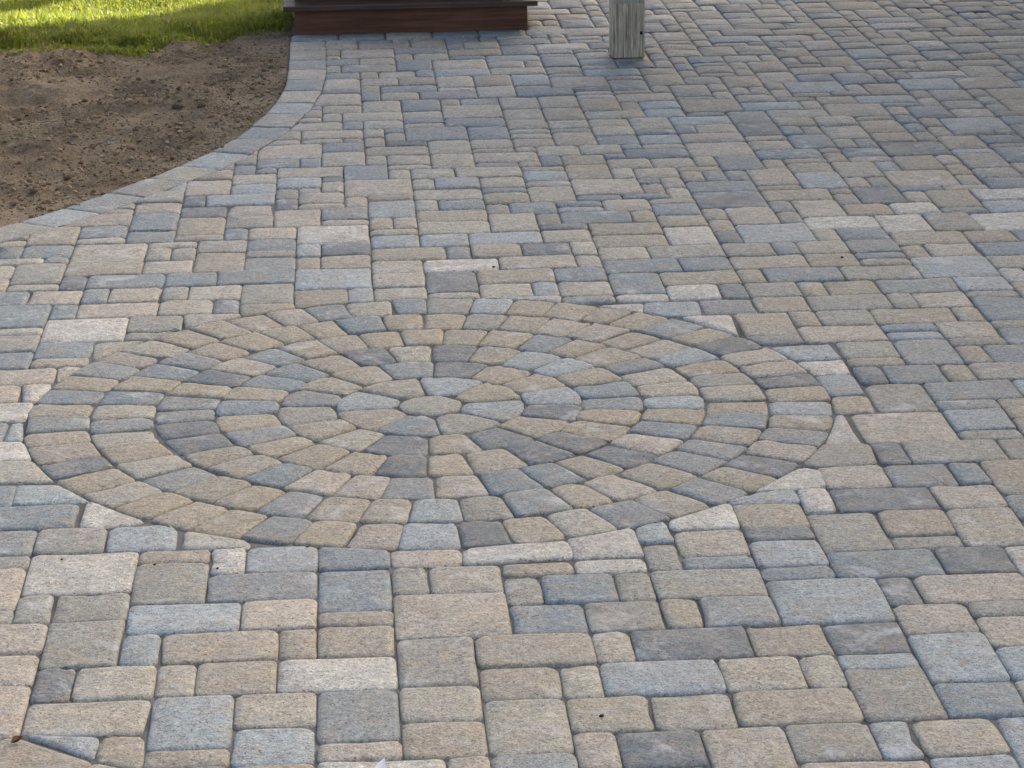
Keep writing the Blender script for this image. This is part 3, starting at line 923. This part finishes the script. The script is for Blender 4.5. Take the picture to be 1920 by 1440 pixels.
for x, y, r in ((-0.955, 5.55, 0.013), (-1.10, 5.58, 0.010)):
    lump('stone', x, y, r, lin(146, 140, 130), 'small rounded grey stone lying among the soil crumbs', 'stone', 'grey stones in the soil bed', 0.75)

# ------------------------------------------------------------------ grass
def blades(nb, x0, x1, y0, y1, h0, h1, seed, edge=True):
    g = np.random.default_rng(seed)
    x = g.uniform(x0, x1, nb)
    y = g.uniform(y0, y1, nb)
    if edge:
        jag = (vnoise(x * 6, y * 6, 31) - 0.5) * 0.30 + g.normal(0, 0.035, nb)
        k = (y > lawn_line(x) + jag) & ~((x > STEP_X0 - 0.02) & (y > STEP_Y - 0.05))
        x, y = x[k], y[k]
    n = len(x)
    tall = 0.7 + 0.6 * vnoise(x * 3, y * 3, 33)
    h = g.uniform(h0, h1, n) * tall
    if edge:
        h = h * np.clip(0.45 + (y - lawn_line(x)) * 2.2, 0.4, 1.0)
    a = g.uniform(0, 2 * np.pi, n)
    lean = g.uniform(0.15, 1.0, n) * h
    wdt = g.uniform(0.0016, 0.0034, n)
    dx, dy = np.cos(a) * lean, np.sin(a) * lean
    b = a + np.pi / 2 + g.normal(0, 0.5, n)
    wx, wy = np.cos(b) * wdt, np.sin(b) * wdt
    z0 = np.full(n, -0.045)
    if edge:
        z0 = soil_z(x, y)[0] * (y < 8.25) + -0.06 * (y >= 8.25) - 0.004
    V = np.empty((n, 5, 3))
    V[:, 0] = np.c_[x - wx, y - wy, z0]
    V[:, 1] = np.c_[x + wx, y + wy, z0]
    m = np.c_[x + dx * 0.35, y + dy * 0.35, z0 + h * 0.62]
    V[:, 2] = m + np.c_[wx, wy, np.zeros(n)] * 0.8
    V[:, 3] = m - np.c_[wx, wy, np.zeros(n)] * 0.8
    V[:, 4] = np.c_[x + dx, y + dy, z0 + h * (0.98 - 0.25 * (lean / h))]
    i0 = np.arange(n)[:, None] * 5
    F = np.concatenate([i0 + np.array([[0, 1, 2]]), i0 + np.array([[0, 2, 3]]), i0 + np.array([[3, 2, 4]])])
    u = g.random(n)[:, None]
    patch = vnoise(x * 2.2, y * 2.2, 35)[:, None]
    c = np.array([0.125, 0.165, 0.022]) * (1 - u) + np.array([0.275, 0.310, 0.050]) * u
    c = c * (0.8 + 0.45 * patch)
    dry = (g.random(n) < 0.10)[:, None]
    c = np.where(dry, np.array([0.30, 0.26, 0.11]), c)
    return V.reshape(-1, 3), F, np.repeat(np.c_[c, np.ones(n)], 5, axis=0)
parts = [blades(110000, -2.6, -0.27, 7.25, 9.7, 0.035, 0.085, 51), blades(26000, -6.0, -2.5, 7.25, 10.5, 0.035, 0.085, 52), blades(22000, -3.2, -0.27, 9.6, 13, 0.035, 0.085, 53)]
off, AV, AF, AC = 0, [], [], []
for V, F, C in parts:
    AV.append(V); AF.append(F + off); AC.append(C)
    off += len(V)
grass = np_mesh('grass', np.concatenate(AV), np.concatenate(AF), M_BLADE, None, False)
grass['kind'] = 'stuff'
grass['label'] = 'green lawn grass, partly sunlit, along the soil bed'
at = grass.data.attributes.new('tone', 'FLOAT_COLOR', 'POINT')
at.data.foreach_set('color', np.concatenate(AC).astype(np.float32).ravel())

# ------------------------------------------------------------------ steps
steps = tag(empty('wooden_steps', (0.2475, STEP_Y, 0)), 'red-brown stained wooden steps at the far end of the patio', 'steps')
def part(name, bx, mat, parent, smooth=False):
    return mesh_obj(name, bx[0], bx[1], mat, parent, smooth)
ox, oy = 0.2475, STEP_Y
w = (STEP_X1 - STEP_X0) / 2
part('riser', box(-w, w, 0.0, 0.028, -0.012, 0.1085, 0.003), M_STAIN, steps)
part('skirt_trim', box(-w + 0.001, w - 0.001, -0.007, -0.001, -0.011, 0.013, 0.002), M_STAIN, steps)
part('tread', box(-w - 0.048, w + 0.046, -0.032, 0.118, 0.110, 0.134, 0.004), M_TREAD, steps)
part('tread', box(-w - 0.048, w + 0.046, 0.123, 0.30, 0.110, 0.134, 0.004), M_TREAD, steps)
part('riser', box(-w, w, 0.150, 0.178, 0.136, 0.285, 0.003), M_STAIN, steps)
part('tread', box(-w - 0.048, w + 0.046, 0.118, 0.42, 0.287, 0.311, 0.004), M_TREAD, steps)
for sgn in (-1, 1):
    xx = sgn * (w - 0.019)
    part('stringer', box(xx - 0.018, xx + 0.018, 0.030, 0.62, -0.06, 0.108, 0.003), M_STAIN, steps)
    part('stringer', box(xx - 0.018, xx + 0.018, 0.180, 0.62, 0.136, 0.285, 0.003), M_STAIN, steps)

# ------------------------------------------------------------------ post
post = tag(empty('timber_post', (1.156, 6.930, 0)), 'weathered grey square timber post standing on the pavers', 'post')
pv, pf = [], []
import bmesh
bm = bmesh.new()
hw = 0.070
prof2 = []
for a, (sx_, sy_) in enumerate(((1, 1), (-1, 1), (-1, -1), (1, -1))):
    for t in (0, 45, 90):
        an = R(90 * a + t)
        prof2.append((sx_ * (hw - 0.008) + 0.008 * math.cos(an), sy_ * (hw - 0.008) + 0.008 * math.sin(an)))
zs = [0.002, 0.006] + list(np.linspace(0.03, 2.45, 30))
rows = []
for z in zs:
    k = 0.985 if z < 0.004 else 1.0
    rows.append([bm.verts.new((x * k, y * k, z)) for x, y in prof2])
for a, b in zip(rows, rows[1:]):
    for q in range(12):
        bm.faces.new((a[q], a[(q + 1) % 12], b[(q + 1) % 12], b[q]))
bm.faces.new(rows[-1])
bm.faces.new(rows[0][::-1])
me = bpy.data.meshes.new('shaft')
bm.to_mesh(me)
bm.free()
me.materials.append(M_POST)
link(bpy.data.objects.new('shaft', me), post)
M_KNOT = mat_plain('dark_knot', (0.03, 0.022, 0.015), 0.8, 60, 0.4)
kn = [(0.055 + 0.006 * math.cos(a), -0.0704, 0.108 + 0.0085 * math.sin(a)) for a in np.linspace(0, 2 * math.pi, 10, endpoint=False)]
kb = [(x * 1 - 0.0, -0.0725, 0.108 + (z - 0.108) * 0.6) for x, y, z in kn]
mesh_obj('knot', kn + kb, [(q, (q + 1) % 10, 10 + (q + 1) % 10, 10 + q) for q in range(10)] + [tuple(range(10, 20))], M_KNOT, post)
M_SCUFF = mat_wood('pale_scuffed_timber', lin(158, 150, 130), lin(210, 200, 178), 95, 2, 0.85, 0.25)
part('scuff_band', box(-0.0650, 0.0650, -0.0709, -0.0690, 0.236, 0.254), M_SCUFF, post)

# ------------------------------------------------------------------ bits lying about
M_LEAF = mat_plain('dry_leaf', lin(116, 84, 58), 0.8, 90, 0.35)
M_PETAL = mat_plain('white_scrap', (0.78, 0.78, 0.76), 0.6, 50, 0.06)
def curl(name, pts, rows_, mat, loc, rz, label, cat):
    """thin curled leaf blade: list of (along, half width, height, fold)"""
    V, F = [], []
    for a, hw_, z, fold in pts:
        V += [(a, -hw_, z + fold), (a, 0, z), (a, hw_, z + fold)]
    n = len(pts)
    for q in range(n - 1):
        for k in (0, 1):
            F.append((q * 3 + k, q * 3 + k + 1, q * 3 + k + 4, q * 3 + k + 3))
    V2 = [(x, y, z - 0.0008) for x, y, z in V]
    m = len(V)
    F2 = [tuple(i + m for i in f[::-1]) for f in F]
    o = mesh_obj(name, V + V2, F + F2, mat, None, True, loc)
    o.rotation_euler = (0, 0, rz)
    return tag(o, label, cat)
curl('dry_leaf', [(-0.012, 0.001, 0.004, 0), (-0.006, 0.006, 0.002, 0.006), (0, 0.008, 0.0015, 0.009), (0.006, 0.006, 0.003, 0.007), (0.012, 0.0012, 0.008, 0.001)], 5, M_LEAF, (-0.703, 0.130, 0.0015), 0.6,
     'small curled dry brown leaf at the corner of a saw-cut paver', 'leaf')
curl('paper_scrap', [(-0.022, 0.010, 0.001, 0.000), (-0.010, 0.009, 0.003, 0.003), (0.002, 0.005, 0.006, 0.003), (0.013, 0.0010, 0.011, 0.0)], 4, M_PETAL, (-0.038, -0.036, 0.0015), 1.25,
     'small white curled scrap lying on a pale paver', 'scrap')

M_SPECK = mat_plain('dark_seed', lin(62, 48, 38), 0.8, 200, 0.3)
for x, y, r in SPECKS:
    V = IV * np.array([r * 1.4, r, r * 0.8]) * (1 + NP.normal(0, 0.12, (12, 1)))
    o = mesh_obj('seed_husk', V, [tuple(f) for f in IF], M_SPECK, None, True, (x, y, r * 0.7))
    tag(o, 'tiny dark brown seed husk lying on a paver', 'seed', 'seed husks dropped on the pavers')

# ------------------------------------------------------------------ what stands round the patio, beyond the picture
M_WALL = mat_plain('beige_render', lin(196, 188, 172), 0.9, 14, 0.08)
M_ROOF = mat_plain('dark_shingle', lin(84, 78, 74), 0.9, 30, 0.25)
M_PLANK = mat_wood('porch_timber', lin(120, 104, 84), lin(176, 156, 128), 30, 0, 0.8, 0.3)

home = tag(empty('house', (6.0, 12.0, 0)), 'two-storey house round the far corner of the patio', 'house')
M_SIDING = mat_plain('grey_brown_siding', lin(140, 126, 110), 0.8, 8, 0.15)
HX = 5.70 - 6.0                                          # west end of the back part
part('wall', box(HX, 12, 0.0, 1.62, -0.1, 6.8), M_SIDING, home)
part('wing_wall', box(3.2, 12, -13.5, -0.003, -0.1, 6.8), M_SIDING, home)
part('roof', box(HX - 0.02, 12.2, -0.2, 1.64, 6.804, 7.0), M_ROOF, home)
part('wing_roof', box(3.0, 12.2, -13.7, -0.203, 6.804, 7.0), M_ROOF, home)

porch = tag(empty('porch_roof', (3.4, 9.4, 2.40)), 'timber porch roof carried by the square post', 'porch')
part('roof_deck', box(-2.20, 3.6, -2.66, 0.9, 0.16, 0.22), M_ROOF, porch)
for k in range(8):
    x = -2.15 + k * 0.7
    part('joist', box(x - 0.022, x + 0.022, -2.39, 0.88, 0.0, 0.157), M_PLANK, porch)
part('beam', box(-2.32, 3.57, -2.54, -2.40, 0.053, 0.158), M_PLANK, porch)

def tree(name, x, y, trunk_h, crown, nleaf, seed, label, group=None):
    g = np.random.default_rng(seed)
    t = tag(empty(name, (x, y, -0.07)), label, 'tree', group)
    M_B = M_PLANK
    V, F = [], []
    def limb(p0, p1, r0, r1, n=6):
        p0, p1 = np.array(p0, float), np.array(p1, float)
        ax = (p1 - p0) / np.linalg.norm(p1 - p0)
        a = np.cross(ax, (0.3, 0.9, 0.1)); a /= np.linalg.norm(a); b = np.cross(ax, a)
        k = len(V)
        for p, r in ((p0, r0), ((p0 + p1) / 2 + g.normal(0, 0.03, 3), (r0 + r1) / 2), (p1, r1)):
            for q in range(n):
                an = 2 * math.pi * q / n
                V.append(tuple(p + a * r * math.cos(an) + b * r * math.sin(an)))
        for s_ in (0, 1):
            for q in range(n):
                F.append((k + s_ * n + q, k + s_ * n + (q + 1) % n, k + (s_ + 1) * n + (q + 1) % n, k + (s_ + 1) * n + q))
    limb((0, 0, 0), (0.05, 0.02, trunk_h), 0.09, 0.05, 8)
    cents = []
    for cx_, cy_, cz_, cr__ in crown:
        limb((0.04, 0.02, trunk_h * 0.8), (cx_, cy_, cz_), 0.04, 0.012)
        cents.append((np.array([cx_, cy_, cz_]), cr__))
    mesh_obj('trunk', V, F, M_B, t, True)
    lv = []
    for c, r in cents:
        m = int(nleaf * r ** 2 / sum(q[1] ** 2 for q in cents))
        d = g.normal(0, 1, (m, 3)); d /= np.linalg.norm(d, axis=1)[:, None]
        pos = c + d * r * (g.random((m, 1)) ** 0.45) * np.array([1, 1, 0.8])
        u = g.normal(0, 1, (m, 3)); u /= np.linalg.norm(u, axis=1)[:, None]
        w_ = np.cross(u, g.normal(0, 1, (m, 3))); w_ /= np.linalg.norm(w_, axis=1)[:, None]
        L = g.uniform(0.03, 0.06, (m, 1))
        lv.append(np.stack([pos - u * L, pos + w_ * L * 0.5, pos + u * L, pos - w_ * L * 0.5], 1))
    lv = np.concatenate(lv)
    o = np_mesh('crown', lv.reshape(-1, 3), np.arange(len(lv) * 4).reshape(-1, 4), M_BLADE, t)
    at = o.data.attributes.new('tone', 'FLOAT_COLOR', 'POINT')
    cc = np.array([0.05, 0.09, 0.02]) * g.uniform(0.7, 1.4, (len(lv), 1))
    at.data.foreach_set('color', np.repeat(np.c_[cc, np.ones(len(cc))], 4, axis=0).astype(np.float32).ravel())
    return t
SD = np.array([SUN_DIR.x, SUN_DIR.y])
def toward_sun(x, y, d):
    return x + SD[0] * d, y + SD[1] * d, d * math.tan(SUN_EL)

tx_, ty_, tz_ = toward_sun(-1.70, 8.80, 3.0)
tree('young_tree', tx_, ty_, 1.0, [(0, 0, tz_ + 0.08, 0.15), (0.05, 0.1, tz_ + 0.25, 0.14), (-0.12, -0.1, tz_ + 0.2, 0.10)], 1500, 61, 'slim young tree standing on the lawn beyond the soil bed')
